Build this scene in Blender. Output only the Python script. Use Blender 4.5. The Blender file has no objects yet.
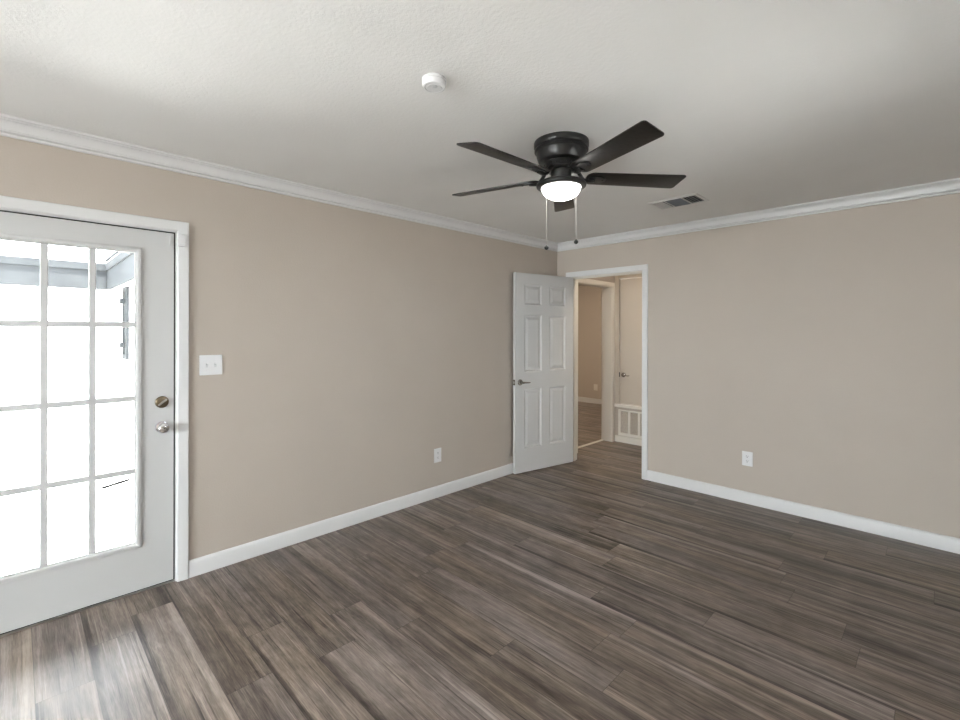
import bpy, bmesh, math, random
from mathutils import Vector, Matrix

S = bpy.context.scene
COL = S.collection
random.seed(7)
R = math.radians

# ------------------------------------------------------------------ camera
YAW, ROLL = R(45.084), 0.002037
fw = Vector((-math.sin(YAW), math.cos(YAW), 0))
rt = Vector((math.cos(YAW), math.sin(YAW), 0))
up = Vector((0, 0, 1))
cx = rt * math.cos(ROLL) + up * math.sin(ROLL)
cy = up * math.cos(ROLL) - rt * math.sin(ROLL)
cam_d = bpy.data.cameras.new('camera')
cam_d.sensor_width = 36.0
cam_d.lens = 464.1 / 960 * 36
cam_d.shift_y = -(360 - 331.95) / 960
cam_d.clip_start = 0.02
cam = bpy.data.objects.new('camera', cam_d)
M = Matrix.Identity(4)
for i in range(3):
    M[i][0], M[i][1], M[i][2] = cx[i], cy[i], -fw[i]
M.translation = (3.125, -4.357, 1.439)
cam.matrix_world = M
COL.objects.link(cam)
S.camera = cam

# ------------------------------------------------------------------ world, sun, added window fill lamps, exposure
S.view_settings.view_transform = 'Standard'
S.view_settings.look = 'None'
S.view_settings.gamma = 1.0
S.view_settings.use_curve_mapping = False
S.view_settings.exposure = 0.58

W = bpy.data.worlds.new('overcast_sky')
S.world = W
W.use_nodes = True
bg = W.node_tree.nodes['Background']
bg.inputs['Color'].default_value = (0.90, 0.95, 1.0, 1)
bg.inputs['Strength'].default_value = 14.0


def lamp(name, kind, loc, direction, energy, color=(1, 1, 1), size=None, angle=None):
    d = bpy.data.lights.new(name, kind)
    d.energy = energy
    d.color = color
    if size:
        d.shape = 'RECTANGLE'
        d.size, d.size_y = size
    if angle is not None:
        d.angle = angle
    if kind == 'AREA':
        d.spread = R(140)
    o = bpy.data.objects.new(name, d)
    o.location = loc
    o.rotation_euler = Vector(direction).to_track_quat('-Z', 'Y').to_euler()
    COL.objects.link(o)
    return o


lamp('sun', 'SUN', (-2, -8, 9), (-0.22, 0.02, -0.95), 54.0, (1, 0.97, 0.92), angle=R(1))
lamp('added_fill_front', 'AREA', (1.8, -7.78, 1.4), (0, 1, -0.30), 56, (0.98, 0.99, 1.0), (2.4, 1.5))  # unseen fill lamp added outside the front window
lamp('added_fill_side', 'AREA', (-0.18, -6.65, 1.4), (1, 0, -0.25), 6, (0.98, 0.99, 1.0), (0.85, 1.3))  # weak fill lamp added to boost the side window, out of view


# ------------------------------------------------------------------ node helpers
def new_mat(name):
    m = bpy.data.materials.new(name)
    m.use_nodes = True
    nt = m.node_tree
    return m, nt, nt.nodes['Principled BSDF']


def link(nt, a, b):
    nt.links.new(a, b)


def noise(nt, scale, detail=2.0, rough=0.5, vec=None, dim='3D'):
    n = nt.nodes.new('ShaderNodeTexNoise')
    n.inputs['Scale'].default_value = scale
    n.inputs['Detail'].default_value = detail
    n.inputs['Roughness'].default_value = rough
    if vec is None:
        tc = nt.nodes.new('ShaderNodeTexCoord')
        vec = tc.outputs['Object']
    link(nt, vec, n.inputs['Vector'])
    return n.outputs['Fac']


def ramp(nt, fac, stops):
    r = nt.nodes.new('ShaderNodeValToRGB')
    while len(r.color_ramp.elements) < len(stops):
        r.color_ramp.elements.new(0.5)
    for e, (p, c) in zip(r.color_ramp.elements, stops):
        e.position = p
        e.color = (*c, 1) if len(c) == 3 else c
    link(nt, fac, r.inputs['Fac'])
    return r.outputs['Color']


def math_n(nt, op, a, b=None, c=None):
    n = nt.nodes.new('ShaderNodeMath')
    n.operation = op
    for i, v in enumerate((a, b, c)):
        if v is None:
            continue
        if isinstance(v, (int, float)):
            n.inputs[i].default_value = v
        else:
            link(nt, v, n.inputs[i])
    return n.outputs[0]


def bump(nt, bsdf, height, strength, dist=0.01):
    b = nt.nodes.new('ShaderNodeBump')
    b.inputs['Strength'].default_value = strength
    b.inputs['Distance'].default_value = dist
    link(nt, height, b.inputs['Height'])
    link(nt, b.outputs['Normal'], bsdf.inputs['Normal'])


def paint(name, col, rough=0.5, vary=0.03, bscale=180, bstr=0.08, bdist=0.002, spec=0.5):
    m, nt, b = new_mat(name)
    n = noise(nt, 3.0, 3)
    lo = tuple(max(0, c * (1 - vary)) for c in col)
    hi = tuple(min(1, c * (1 + vary)) for c in col)
    link(nt, ramp(nt, n, [(0.3, lo), (0.7, hi)]), b.inputs['Base Color'])
    b.inputs['Roughness'].default_value = rough
    b.inputs['Specular IOR Level'].default_value = spec
    if bstr:
        bump(nt, b, noise(nt, bscale, 3, 0.6), bstr, bdist)
    return m


def metal(name, col, rough=0.3):
    m, nt, b = new_mat(name)
    n = noise(nt, 60, 2)
    link(nt, ramp(nt, n, [(0.3, tuple(c * 0.92 for c in col)), (0.7, col)]), b.inputs['Base Color'])
    b.inputs['Metallic'].default_value = 1
    b.inputs['Roughness'].default_value = rough
    return m


MT = {}
MT['wall'] = paint('beige_wall_paint', (0.485, 0.430, 0.374), 0.6, 0.015, 120, 0.22, 0.004, 0.35)
MT['ceiling'] = paint('white_ceiling_paint', (0.79, 0.785, 0.775), 0.8, 0.012, 70, 0.25, 0.005, 0.2)
MT['trim'] = paint('white_trim_paint', (0.67, 0.67, 0.668), 0.35, 0.01, 200, 0.02)
MT['door'] = paint('white_door_paint', (0.545, 0.545, 0.54), 0.38, 0.012, 160, 0.04)
MT['cream'] = paint('cream_trim_paint', (0.72, 0.69, 0.63), 0.4, 0.012, 160, 0.03)
MT['closet'] = paint('beige_closet_door_paint', (0.56, 0.50, 0.425), 0.45, 0.02, 160, 0.04)
MT['plastic'] = paint('white_plastic', (0.72, 0.72, 0.725), 0.3, 0.01, 200, 0.0)
MT['plastic_grey'] = paint('pale_grey_plastic', (0.60, 0.61, 0.62), 0.4, 0.01, 200, 0.0)
MT['slot'] = paint('dark_slot', (0.03, 0.03, 0.03), 0.6, 0.05, 200, 0.0)
MT['gap'] = paint('dark_gap_shade', (0.02, 0.02, 0.02), 0.8, 0.1, 200, 0.0)
MT['black'] = paint('black_satin_metal', (0.010, 0.010, 0.010), 0.34, 0.1, 80, 0.01, 0.35)
MT['blade'] = paint('black_brown_blade', (0.012, 0.010, 0.008), 0.42, 0.2, 40, 0.03, 0.3)
MT['nickel'] = metal('brushed_nickel', (0.62, 0.60, 0.57), 0.28)
MT['chrome'] = metal('bright_chrome', (0.80, 0.80, 0.82), 0.12)
MT['bronze'] = metal('aged_bronze', (0.20, 0.16, 0.11), 0.3)
MT['steel_dark'] = metal('dark_nickel', (0.30, 0.28, 0.26), 0.22)
MT['chain'] = metal('white_metal_chain', (0.66, 0.64, 0.60), 0.45)
MT['vent'] = paint('white_enamel_vent', (0.66, 0.655, 0.64), 0.45, 0.02, 200, 0.0)
MT['vent_dark'] = paint('dark_duct', (0.05, 0.055, 0.06), 0.7, 0.1, 90, 0.0)
MT['damper'] = paint('grey_damper', (0.27, 0.285, 0.295), 0.5, 0.05, 90, 0.0)
MT['fascia'] = paint('grey_fascia_paint', (0.029, 0.031, 0.033), 0.9, 0.15, 30, 0.1, 0.002, 0.05)
MT['patio'] = paint('white_concrete', (0.80, 0.80, 0.79), 0.8, 0.03, 30, 0.2)
MT['ground_dim'] = paint('dark_bounce_ground', (0.16, 0.158, 0.155), 0.9, 0.05, 10, 0.2)
MT['ground_bounce'] = paint('grey_bounce_ground', (0.31, 0.305, 0.30), 0.9, 0.05, 10, 0.2)


def brick_mat():
    m, nt, b = new_mat('white_painted_brick')
    tc = nt.nodes.new('ShaderNodeTexCoord')
    sep = nt.nodes.new('ShaderNodeSeparateXYZ')
    link(nt, tc.outputs['Object'], sep.inputs[0])
    s = math_n(nt, 'ADD', sep.outputs[0], sep.outputs[1])
    cmb = nt.nodes.new('ShaderNodeCombineXYZ')
    link(nt, s, cmb.inputs[0])
    link(nt, sep.outputs[2], cmb.inputs[1])
    br = nt.nodes.new('ShaderNodeTexBrick')
    br.inputs['Scale'].default_value = 1.0
    br.inputs['Brick Width'].default_value = 0.21
    br.inputs['Row Height'].default_value = 0.075
    br.inputs['Mortar Size'].default_value = 0.006
    br.inputs['Color1'].default_value = (0.82, 0.82, 0.81, 1)
    br.inputs['Color2'].default_value = (0.77, 0.77, 0.76, 1)
    br.inputs['Mortar'].default_value = (0.66, 0.66, 0.66, 1)
    link(nt, cmb.outputs[0], br.inputs['Vector'])
    link(nt, br.outputs['Color'], b.inputs['Base Color'])
    b.inputs['Roughness'].default_value = 0.8
    inv = math_n(nt, 'SUBTRACT', 1.0, br.outputs['Fac'])
    bump(nt, b, inv, 0.5, 0.006)
    return m


MT['rod'] = paint('black_iron', (0.004, 0.004, 0.004), 0.9, 0.1, 60, 0.0, 0.002, 0.0)
MT['brick'] = brick_mat()


def glass_mat():
    m, nt, b = new_mat('clear_pane_glass')
    nt.nodes.remove(b)
    out = nt.nodes['Material Output']
    tr = nt.nodes.new('ShaderNodeBsdfTransparent')
    tr.inputs['Color'].default_value = (0.96, 0.975, 0.975, 1)
    gl = nt.nodes.new('ShaderNodeBsdfGlossy')
    gl.inputs['Roughness'].default_value = 0.02
    fr = nt.nodes.new('ShaderNodeFresnel')
    fr.inputs['IOR'].default_value = 1.45
    mx = nt.nodes.new('ShaderNodeMixShader')
    link(nt, fr.outputs[0], mx.inputs[0])
    link(nt, tr.outputs[0], mx.inputs[1])
    link(nt, gl.outputs[0], mx.inputs[2])
    link(nt, mx.outputs[0], out.inputs['Surface'])
    return m


MT['glass'] = glass_mat()


def glow_mat(name, col, strength):
    m, nt, b = new_mat(name)
    n = noise(nt, 8, 1)
    link(nt, ramp(nt, n, [(0.2, tuple(c * 0.97 for c in col)), (0.8, col)]), b.inputs['Emission Color'])
    b.inputs['Base Color'].default_value = (0.9, 0.9, 0.88, 1)
    b.inputs['Emission Strength'].default_value = strength
    b.inputs['Roughness'].default_value = 0.25
    return m


MT['bowl'] = glow_mat('lit_frosted_glass', (1.0, 0.97, 0.92), 10.0)
MT['hall_glow'] = glow_mat('added_warm_glow', (1.0, 0.87, 0.71), 50.0)
MT['far_glow'] = glow_mat('added_amber_glow', (1.0, 0.83, 0.64), 125.0)


def plank_mat():
    PW, PL = 0.1785, 1.22
    m, nt, b = new_mat('grey_brown_plank_floor')
    tc = nt.nodes.new('ShaderNodeTexCoord')
    sep = nt.nodes.new('ShaderNodeSeparateXYZ')
    link(nt, tc.outputs['Object'], sep.inputs[0])
    x, y = sep.outputs[0], sep.outputs[1]
    v = math_n(nt, 'DIVIDE', math_n(nt, 'ADD', y, 20 * PW + 0.022), PW)
    row = math_n(nt, 'FLOOR', v)
    fv = math_n(nt, 'FRACT', v)
    wn = nt.nodes.new('ShaderNodeTexWhiteNoise')
    wn.noise_dimensions = '1D'
    link(nt, row, wn.inputs['W'])
    u = math_n(nt, 'ADD', math_n(nt, 'DIVIDE', math_n(nt, 'ADD', x, 30.0), PL), math_n(nt, 'MULTIPLY', wn.outputs['Value'], 3.0))
    colm = math_n(nt, 'FLOOR', u)
    fu = math_n(nt, 'FRACT', u)
    cmb = nt.nodes.new('ShaderNodeCombineXYZ')
    link(nt, row, cmb.inputs[0])
    link(nt, colm, cmb.inputs[1])
    w2 = nt.nodes.new('ShaderNodeTexWhiteNoise')
    w2.noise_dimensions = '2D'
    link(nt, cmb.outputs[0], w2.inputs['Vector'])
    rnd = w2.outputs['Value']
    sepc = nt.nodes.new('ShaderNodeSeparateColor')
    link(nt, w2.outputs['Color'], sepc.inputs[0])
    # grain coordinates shifted per plank
    gx = math_n(nt, 'ADD', x, math_n(nt, 'MULTIPLY', sepc.outputs[0], 37.0))
    gy = math_n(nt, 'ADD', y, math_n(nt, 'MULTIPLY', sepc.outputs[1], 23.0))

    def grain(sx, sy, detail, rough, distort=0.0):
        c = nt.nodes.new('ShaderNodeCombineXYZ')
        link(nt, math_n(nt, 'MULTIPLY', gx, sx), c.inputs[0])
        link(nt, math_n(nt, 'MULTIPLY', gy, sy), c.inputs[1])
        n = nt.nodes.new('ShaderNodeTexNoise')
        n.inputs['Scale'].default_value = 1.0
        n.inputs['Detail'].default_value = detail
        n.inputs['Roughness'].default_value = rough
        n.inputs['Distortion'].default_value = distort
        link(nt, c.outputs[0], n.inputs['Vector'])
        return n.outputs['Fac']
    broad = grain(0.8, 6.5, 3, 0.5, 0.6)       # wide tonal bands within a plank
    streak = grain(0.7, 20.0, 2, 0.5, 0.7)      # long light and dark streaks
    mid = grain(3.5, 50.0, 3, 0.6, 1.6)         # cathedral grain
    fine = grain(14.0, 330.0, 3, 0.75, 0.4)     # fine pores
    blot = grain(5.0, 7.0, 3, 0.6, 0.8)         # clouding and knots
    line = grain(1.1, 95.0, 2, 0.5, 0.35)       # sparse thin light and dark lines
    hue = grain(1.3, 5.0, 2, 0.5, 0.3)

    def amp(v, k):
        return math_n(nt, 'MULTIPLY', math_n(nt, 'SUBTRACT', v, 0.5), k)
    t = math_n(nt, 'ADD', 0.475, amp(rnd, 0.15))
    for v_, k_ in ((broad, 0.62), (streak, 0.75), (mid, 0.60), (fine, 0.65), (blot, 0.40)):
        t = math_n(nt, 'ADD', t, amp(v_, k_))
    def step(v_, a_, b_):
        n = nt.nodes.new('ShaderNodeMapRange')
        n.interpolation_type = 'SMOOTHSTEP'
        link(nt, v_, n.inputs[0])
        n.inputs[1].default_value, n.inputs[2].default_value = a_, b_
        return n.outputs[0]
    t = math_n(nt, 'ADD', t, math_n(nt, 'MULTIPLY', step(line, 0.61, 0.70), 0.22))
    t = math_n(nt, 'SUBTRACT', t, math_n(nt, 'MULTIPLY', step(line, 0.39, 0.30), 0.26))
    # some planks carry a dark band along one long edge, others a pale one
    wob = math_n(nt, 'ADD', fv, amp(streak, 0.25))
    dark_p = math_n(nt, 'GREATER_THAN', sepc.outputs[0], 0.62)
    pale_p = math_n(nt, 'LESS_THAN', sepc.outputs[1], 0.40)
    t = math_n(nt, 'SUBTRACT', t, math_n(nt, 'MULTIPLY', math_n(nt, 'MULTIPLY', step(wob, 0.16, 0.06), dark_p), 0.24))
    t = math_n(nt, 'ADD', t, math_n(nt, 'MULTIPLY', math_n(nt, 'MULTIPLY', step(wob, 0.76, 0.86), pale_p), 0.17))
    col = ramp(nt, t, [(0.08, (0.032, 0.024, 0.019)), (0.36, (0.110, 0.089, 0.074)),
                       (0.56, (0.190, 0.159, 0.136)), (0.92, (0.360, 0.310, 0.268))])
    tint = ramp(nt, math_n(nt, 'ADD', hue, amp(sepc.outputs[2], 0.25)), [(0.32, (1.04, 0.98, 0.91)), (0.68, (1.0, 0.99, 1.04))])
    mt = nt.nodes.new('ShaderNodeMix')
    mt.data_type = 'RGBA'
    mt.blend_type = 'MULTIPLY'
    mt.inputs[0].default_value = 1.0
    link(nt, col, mt.inputs[6])
    link(nt, tint, mt.inputs[7])
    col = mt.outputs[2]
    # seams
    dv = math_n(nt, 'MINIMUM', fv, math_n(nt, 'SUBTRACT', 1.0, fv))
    du = math_n(nt, 'MINIMUM', fu, math_n(nt, 'SUBTRACT', 1.0, fu))
    sv = math_n(nt, 'LESS_THAN', dv, 0.0013 / PW)
    su = math_n(nt, 'LESS_THAN', du, 0.0012 / PL)
    seam = math_n(nt, 'MAXIMUM', sv, su)
    mx = nt.nodes.new('ShaderNodeMix')
    mx.data_type = 'RGBA'
    link(nt, math_n(nt, 'MULTIPLY', seam, 0.6), mx.inputs[0])
    link(nt, col, mx.inputs[6])
    mx.inputs[7].default_value = (0.018, 0.014, 0.012, 1)
    link(nt, mx.outputs[2], b.inputs['Base Color'])
    rg = nt.nodes.new('ShaderNodeMapRange')
    link(nt, mid, rg.inputs[0])
    rg.inputs[3].default_value = 0.32
    rg.inputs[4].default_value = 0.46
    link(nt, rg.outputs[0], b.inputs['Roughness'])
    b.inputs['Specular IOR Level'].default_value = 0.36
    h = math_n(nt, 'SUBTRACT', math_n(nt, 'ADD', math_n(nt, 'MULTIPLY', fine, 0.5), math_n(nt, 'MULTIPLY', mid, 0.5)),
               math_n(nt, 'MULTIPLY', seam, 1.5))
    bump(nt, b, h, 0.16, 0.002)
    return m


MT['floor'] = plank_mat()


# ------------------------------------------------------------------ mesh helpers
def add_box(bm, x0, x1, y0, y1, z0, z1, bevel=0.0, seg=2):
    r = bmesh.ops.create_cube(bm, size=1.0)
    vs = r['verts']
    for v in vs:
        v.co = Vector(((x0 + x1) / 2 + v.co.x * (x1 - x0), (y0 + y1) / 2 + v.co.y * (y1 - y0), (z0 + z1) / 2 + v.co.z * (z1 - z0)))
    if bevel:
        es = list({e for v in vs for e in v.link_edges})
        bmesh.ops.bevel(bm, geom=es, offset=bevel, segments=seg, profile=0.6, affect='EDGES')


def box(x0, x1, y0, y1, z0, z1, bevel=0.0, seg=2):
    bm = bmesh.new()
    add_box(bm, x0, x1, y0, y1, z0, z1, bevel, seg)
    return bm


def add_lathe(bm, prof, n=48, mat=None):
    """prof: list of (r, z); revolve about local z, then transform by mat."""
    rings = []
    newv = []
    for r, z in prof:
        if r < 1e-6:
            v = bm.verts.new((0, 0, z))
            rings.append([v])
            newv.append(v)
        else:
            ring = [bm.verts.new((r * math.cos(2 * math.pi * k / n), r * math.sin(2 * math.pi * k / n), z)) for k in range(n)]
            rings.append(ring)
            newv += ring
    for a, b_ in zip(rings, rings[1:]):
        if len(a) == 1 and len(b_) == 1:
            continue
        for k in range(n):
            k2 = (k + 1) % n
            if len(a) == 1:
                bm.faces.new((a[0], b_[k], b_[k2]))
            elif len(b_) == 1:
                bm.faces.new((a[k], b_[0], a[k2]))
            else:
                bm.faces.new((a[k], b_[k], b_[k2], a[k2]))
    if mat:
        for v in newv:
            v.co = mat @ v.co
    return bm


def lathe(prof, n=48, mat=None):
    return add_lathe(bmesh.new(), prof, n, mat)


def add_tube(bm, path, rad, n=12, flat=1.0):
    path = [Vector(p) for p in path]
    rad = rad if isinstance(rad, (list, tuple)) else [rad] * len(path)
    rings = []
    prev = None
    for i, p in enumerate(path):
        if i == 0:
            t = path[1] - p
        elif i == len(path) - 1:
            t = p - path[-2]
        else:
            t = path[i + 1] - path[i - 1]
        t.normalize()
        a = Vector((0, 0, 1)) if abs(t.z) < 0.95 else Vector((1, 0, 0))
        if prev is not None:
            a = prev
        s = t.cross(a).normalized()
        u_ = s.cross(t).normalized()
        prev = u_
        rings.append([bm.verts.new(p + s * math.cos(2 * math.pi * k / n) * rad[i] + u_ * math.sin(2 * math.pi * k / n) * rad[i] * flat) for k in range(n)])
    for a, b_ in zip(rings, rings[1:]):
        for k in range(n):
            bm.faces.new((a[k], a[(k + 1) % n], b_[(k + 1) % n], b_[k]))
    bm.faces.new(list(reversed(rings[0])))
    bm.faces.new(rings[-1])
    return bm


def tube(path, rad, n=12, flat=1.0):
    return add_tube(bmesh.new(), path, rad, n, flat)


def add_prism(bm, pts, h0, h1, bevel=0.0):
    """outline pts in xy, from z=h0 to h1"""
    a = [bm.verts.new((x, y, h0)) for x, y in pts]
    b_ = [bm.verts.new((x, y, h1)) for x, y in pts]
    n = len(pts)
    fs = [bm.faces.new(list(reversed(a))), bm.faces.new(b_)]
    for k in range(n):
        fs.append(bm.faces.new((a[k], a[(k + 1) % n], b_[(k + 1) % n], b_[k])))
    if bevel:
        es = [e for f in fs[:2] for e in f.edges]
        bmesh.ops.bevel(bm, geom=es, offset=bevel, segments=2, profile=0.6, affect='EDGES')
    return bm


def xf(bm, mat):
    bm.transform(mat)
    return bm


def obj(name, bm, mat, parent=None, smooth=None, loc=None, rot=None):
    bmesh.ops.remove_doubles(bm, verts=bm.verts, dist=1e-6)
    bmesh.ops.recalc_face_normals(bm, faces=bm.faces)
    me = bpy.data.meshes.new(name)
    bm.to_mesh(me)
    bm.free()
    me.materials.append(mat)
    if smooth is not None:
        me.shade_smooth()
        try:
            me.set_sharp_from_angle(angle=R(smooth))
        except Exception:
            pass
    o = bpy.data.objects.new(name, me)
    COL.objects.link(o)
    if parent is not None:
        o.parent = parent
    if loc is not None:
        o.location = loc
    if rot is not None:
        o.rotation_euler = rot
    return o


def tag(o, label=None, cat=None, group=None, kind=None):
    if label:
        o['label'] = label
    if cat:
        o['category'] = cat
    if group:
        o['group'] = group
    if kind:
        o['kind'] = kind
    return o


def thing(name, label, cat, loc=(0, 0, 0), rot=(0, 0, 0), group=None, kind=None):
    o = bpy.data.objects.new(name, None)
    o.empty_display_size = 0.1
    COL.objects.link(o)
    o.location = loc
    o.rotation_euler = rot
    return tag(o, label, cat, group, kind)


def struct(name, bm, mat, label=None, cat=None, smooth=None):
    return tag(obj(name, bm, mat, smooth=smooth), label, cat, kind='structure')


def grid_wall(axis, a0, a1, us, zs, holes):
    """Wall slab between a0..a1 on axis ('x' or 'y'); cells of us x zs; holes = set of (u0,u1,z0,z1)."""
    bm = bmesh.new()
    us = sorted(set(us) | {h for H in holes for h in H[:2]})
    zs = sorted(set(zs) | {h for H in holes for h in H[2:]})

    def solid(i, j):
        if i < 0 or j < 0 or i >= len(us) - 1 or j >= len(zs) - 1:
            return False
        u, z = (us[i] + us[i + 1]) / 2, (zs[j] + zs[j + 1]) / 2
        return not any(H[0] < u < H[1] and H[2] < z < H[3] for H in holes)

    def P(a, u, z):
        return (a, u, z) if axis == 'x' else (u, a, z)

    def quad(*ps):
        bm.faces.new([bm.verts.new(p) for p in ps])
    for i in range(len(us) - 1):
        for j in range(len(zs) - 1):
            if not solid(i, j):
                continue
            u0, u1, z0, z1 = us[i], us[i + 1], zs[j], zs[j + 1]
            for a in (a0, a1):
                quad(P(a, u0, z0), P(a, u1, z0), P(a, u1, z1), P(a, u0, z1))
            if not solid(i - 1, j):
                quad(P(a0, u0, z0), P(a1, u0, z0), P(a1, u0, z1), P(a0, u0, z1))
            if not solid(i + 1, j):
                quad(P(a0, u1, z0), P(a1, u1, z0), P(a1, u1, z1), P(a0, u1, z1))
            if not solid(i, j - 1):
                quad(P(a0, u0, z0), P(a1, u0, z0), P(a1, u1, z0), P(a0, u1, z0))
            if not solid(i, j + 1):
                quad(P(a0, u0, z1), P(a1, u0, z1), P(a1, u1, z1), P(a0, u1, z1))
    return bm


def sweep(prof, p0, p1, inward, m0=0.0, m1=0.0):
    """Extrude profile [(d, z)] along p0->p1 on the floor plan; d = distance from the wall along 'inward'.
    m0/m1: mitre slope at each end (run-in per unit of d)."""
    p0, p1, inward = Vector((*p0, 0)), Vector((*p1, 0)), Vector((*inward, 0))
    t = (p1 - p0).normalized()
    bm = bmesh.new()
    A = [bm.verts.new(p0 + inward * d + t * (m0 * d) + Vector((0, 0, z))) for d, z in prof]
    B = [bm.verts.new(p1 + inward * d - t * (m1 * d) + Vector((0, 0, z))) for d, z in prof]
    n = len(prof)
    for k in range(n):
        bm.faces.new((A[k], A[(k + 1) % n], B[(k + 1) % n], B[k]))
    bm.faces.new(A)
    bm.faces.new(list(reversed(B)))
    return bm


# ------------------------------------------------------------------ room shell
H = 2.44
XR, YF = 3.62, -7.60            # right wall and front wall (behind the camera)
HY = 1.25                       # far wall of the hall
HX = 0.025                      # hall side of the partition to the far room
FARY = 3.92

DY0, DY1, DZ = -4.635, -3.712, 2.008      # glazed door opening in the left wall
OX0, OX1, OZ = 0.19, 1.014, 2.04          # opening to the hall in the back wall

bm = bmesh.new()
add_box(bm, -0.15, 3.77, YF - 0.15, 0.0, -0.12, 0)
add_box(bm, -3.6, 3.77, 0.0, HY + 0.12, -0.12, 0)
add_box(bm, -3.6, 0.01, HY + 0.12, FARY + 0.12, -0.12, 0)
fl = struct('floor', bm, MT['floor'], 'grey brown wood plank floor')
struct('ceiling', box(-0.15, XR + 0.15, YF - 0.15, 0.12, H, H + 0.15), MT['ceiling'], 'white textured ceiling')
struct('ceiling_hall', box(-3.6, XR + 0.15, 0.12, 4.1, H, H + 0.15), MT['ceiling'])

WR = (-2.65, -1.85, 1.15, 1.98)
WS = (-7.10, -6.20, 0.75, 2.10)
WF = (0.6, 3.0, 0.55, 2.15)
struct('wall_left', grid_wall('x', -0.15, 0, [YF - 0.15, 0.12], [0, H], [(DY0 - 0.02, DY1 + 0.02, 0, DZ + 0.02), WS]), MT['wall'], 'beige wall with the glazed door')
struct('wall_back', grid_wall('y', 0, 0.12, [0, XR + 0.15], [0, H], [(OX0 - 0.02, OX1 + 0.02, 0, OZ + 0.02)]), MT['wall'], 'beige wall with the open doorway')
struct('wall_right', grid_wall('x', XR, XR + 0.15, [YF - 0.15, 0.0], [0, H], [WR]), MT['wall'])
struct('wall_front', grid_wall('y', YF - 0.15, YF, [0, XR], [0, H], [WF]), MT['wall'])

# hall and far room
HO0, HO1, HOZ = 0.38, 1.17, 2.03
struct('wall_hall_left', grid_wall('x', -0.11, HX, [0.12, HY], [0, H], [(HO0 - 0.02, HO1 + 0.02, 0, HOZ + 0.02)]), MT['wall'])
struct('wall_hall_back', grid_wall('y', HY, HY + 0.12, [-0.11, XR + 0.15], [0, H], [(0.10, 0.712, 0.498, 2.14)]), MT['wall'])
struct('wall_hall_right', box(2.6, 2.72, 0.12, HY, 0, H), MT['wall'])
struct('wall_far_room_back', box(-3.6, -0.11, FARY, FARY + 0.12, 0, H), MT['wall'])
struct('wall_far_room_left', box(-3.6, -3.48, 0.0, FARY, 0, H), MT['wall'])
struct('wall_far_room_front', box(-3.48, -0.15, 0.0, 0.12, 0, H), MT['wall'])
struct('wall_far_room_right', box(-0.11, 0.01, HY + 0.12, FARY, 0, H), MT['wall'])

# crown moulding
d_, p_ = 0.086, 0.052
crown = [(0, H), (0, H - d_), (0.012, H - d_), (0.014, H - d_ + 0.003), (0.014, H - d_ + 0.010), (0.008, H - d_ + 0.012), (0.008, H - d_ + 0.014),
         (0.018, H - d_ + 0.016), (0.021, H - d_ + 0.020), (0.018, H - d_ + 0.024), (0.012, H - d_ + 0.025), (0.012, H - d_ + 0.028)]
for k in range(7):
    a = k / 6 * math.pi / 2
    crown.append((0.014 + 0.026 * (1 - math.cos(a)), H - d_ + 0.029 + 0.041 * math.sin(a)))
crown += [(0.040, H - 0.013), (0.050, H - 0.011), (p_, H - 0.009), (p_, H)]
struct('trim_1', sweep(crown, (0, YF), (0, 0), (1, 0), 1, 1), MT['trim'], 'white crown moulding over the left wall', smooth=25)
struct('trim_2', sweep(crown, (0, 0), (XR, 0), (0, -1), 1, 1), MT['trim'], 'white crown moulding over the back wall', smooth=25)
struct('trim_3', sweep(crown, (XR, 0), (XR, YF), (-1, 0), 1, 1), MT['trim'], smooth=25)
struct('trim_4', sweep(crown, (XR, YF), (0, YF), (0, 1), 1, 1), MT['trim'], smooth=25)

# baseboards
base = [(0, 0), (0.014, 0), (0.014, 0.080), (0.011, 0.090), (0.006, 0.096), (0, 0.098)]
struct('baseboard_left', sweep(base, (0, DY1 + 0.066), (0, 0), (1, 0), 0, 1), MT['trim'], 'white baseboard along the left wall', smooth=30)
struct('baseboard_left_front', sweep(base, (0, YF), (0, DY0 - 0.066), (1, 0), 1, 0), MT['trim'], smooth=30)
struct('baseboard_back', sweep(base, (OX1 + 0.063, 0), (XR, 0), (0, -1), 0, 1), MT['trim'], 'white baseboard along the back wall', smooth=30)
struct('baseboard_back_corner', sweep(base, (0, 0), (OX0 - 0.063, 0), (0, -1), 1, 0), MT['trim'], smooth=30)
struct('baseboard_right', sweep(base, (XR, 0), (XR, YF), (-1, 0), 1, 1), MT['trim'], smooth=30)
struct('baseboard_front', sweep(base, (XR, YF), (0, YF), (0, 1), 1, 1), MT['trim'], smooth=30)
hb = [(0, 0), (0.014, 0), (0.014, 0.070), (0.008, 0.080), (0, 0.082)]
struct('baseboard_hall', sweep(hb, (HX + 0.02, HY), (2.6, HY), (0, -1), 0, 0), MT['cream'], 'cream baseboard under the return air grille', smooth=30)
struct('baseboard_far_room', sweep(base, (-3.48, FARY), (-0.11, FARY), (0, -1), 0, 0), MT['trim'], 'white baseboard in the far room', smooth=30)


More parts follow.
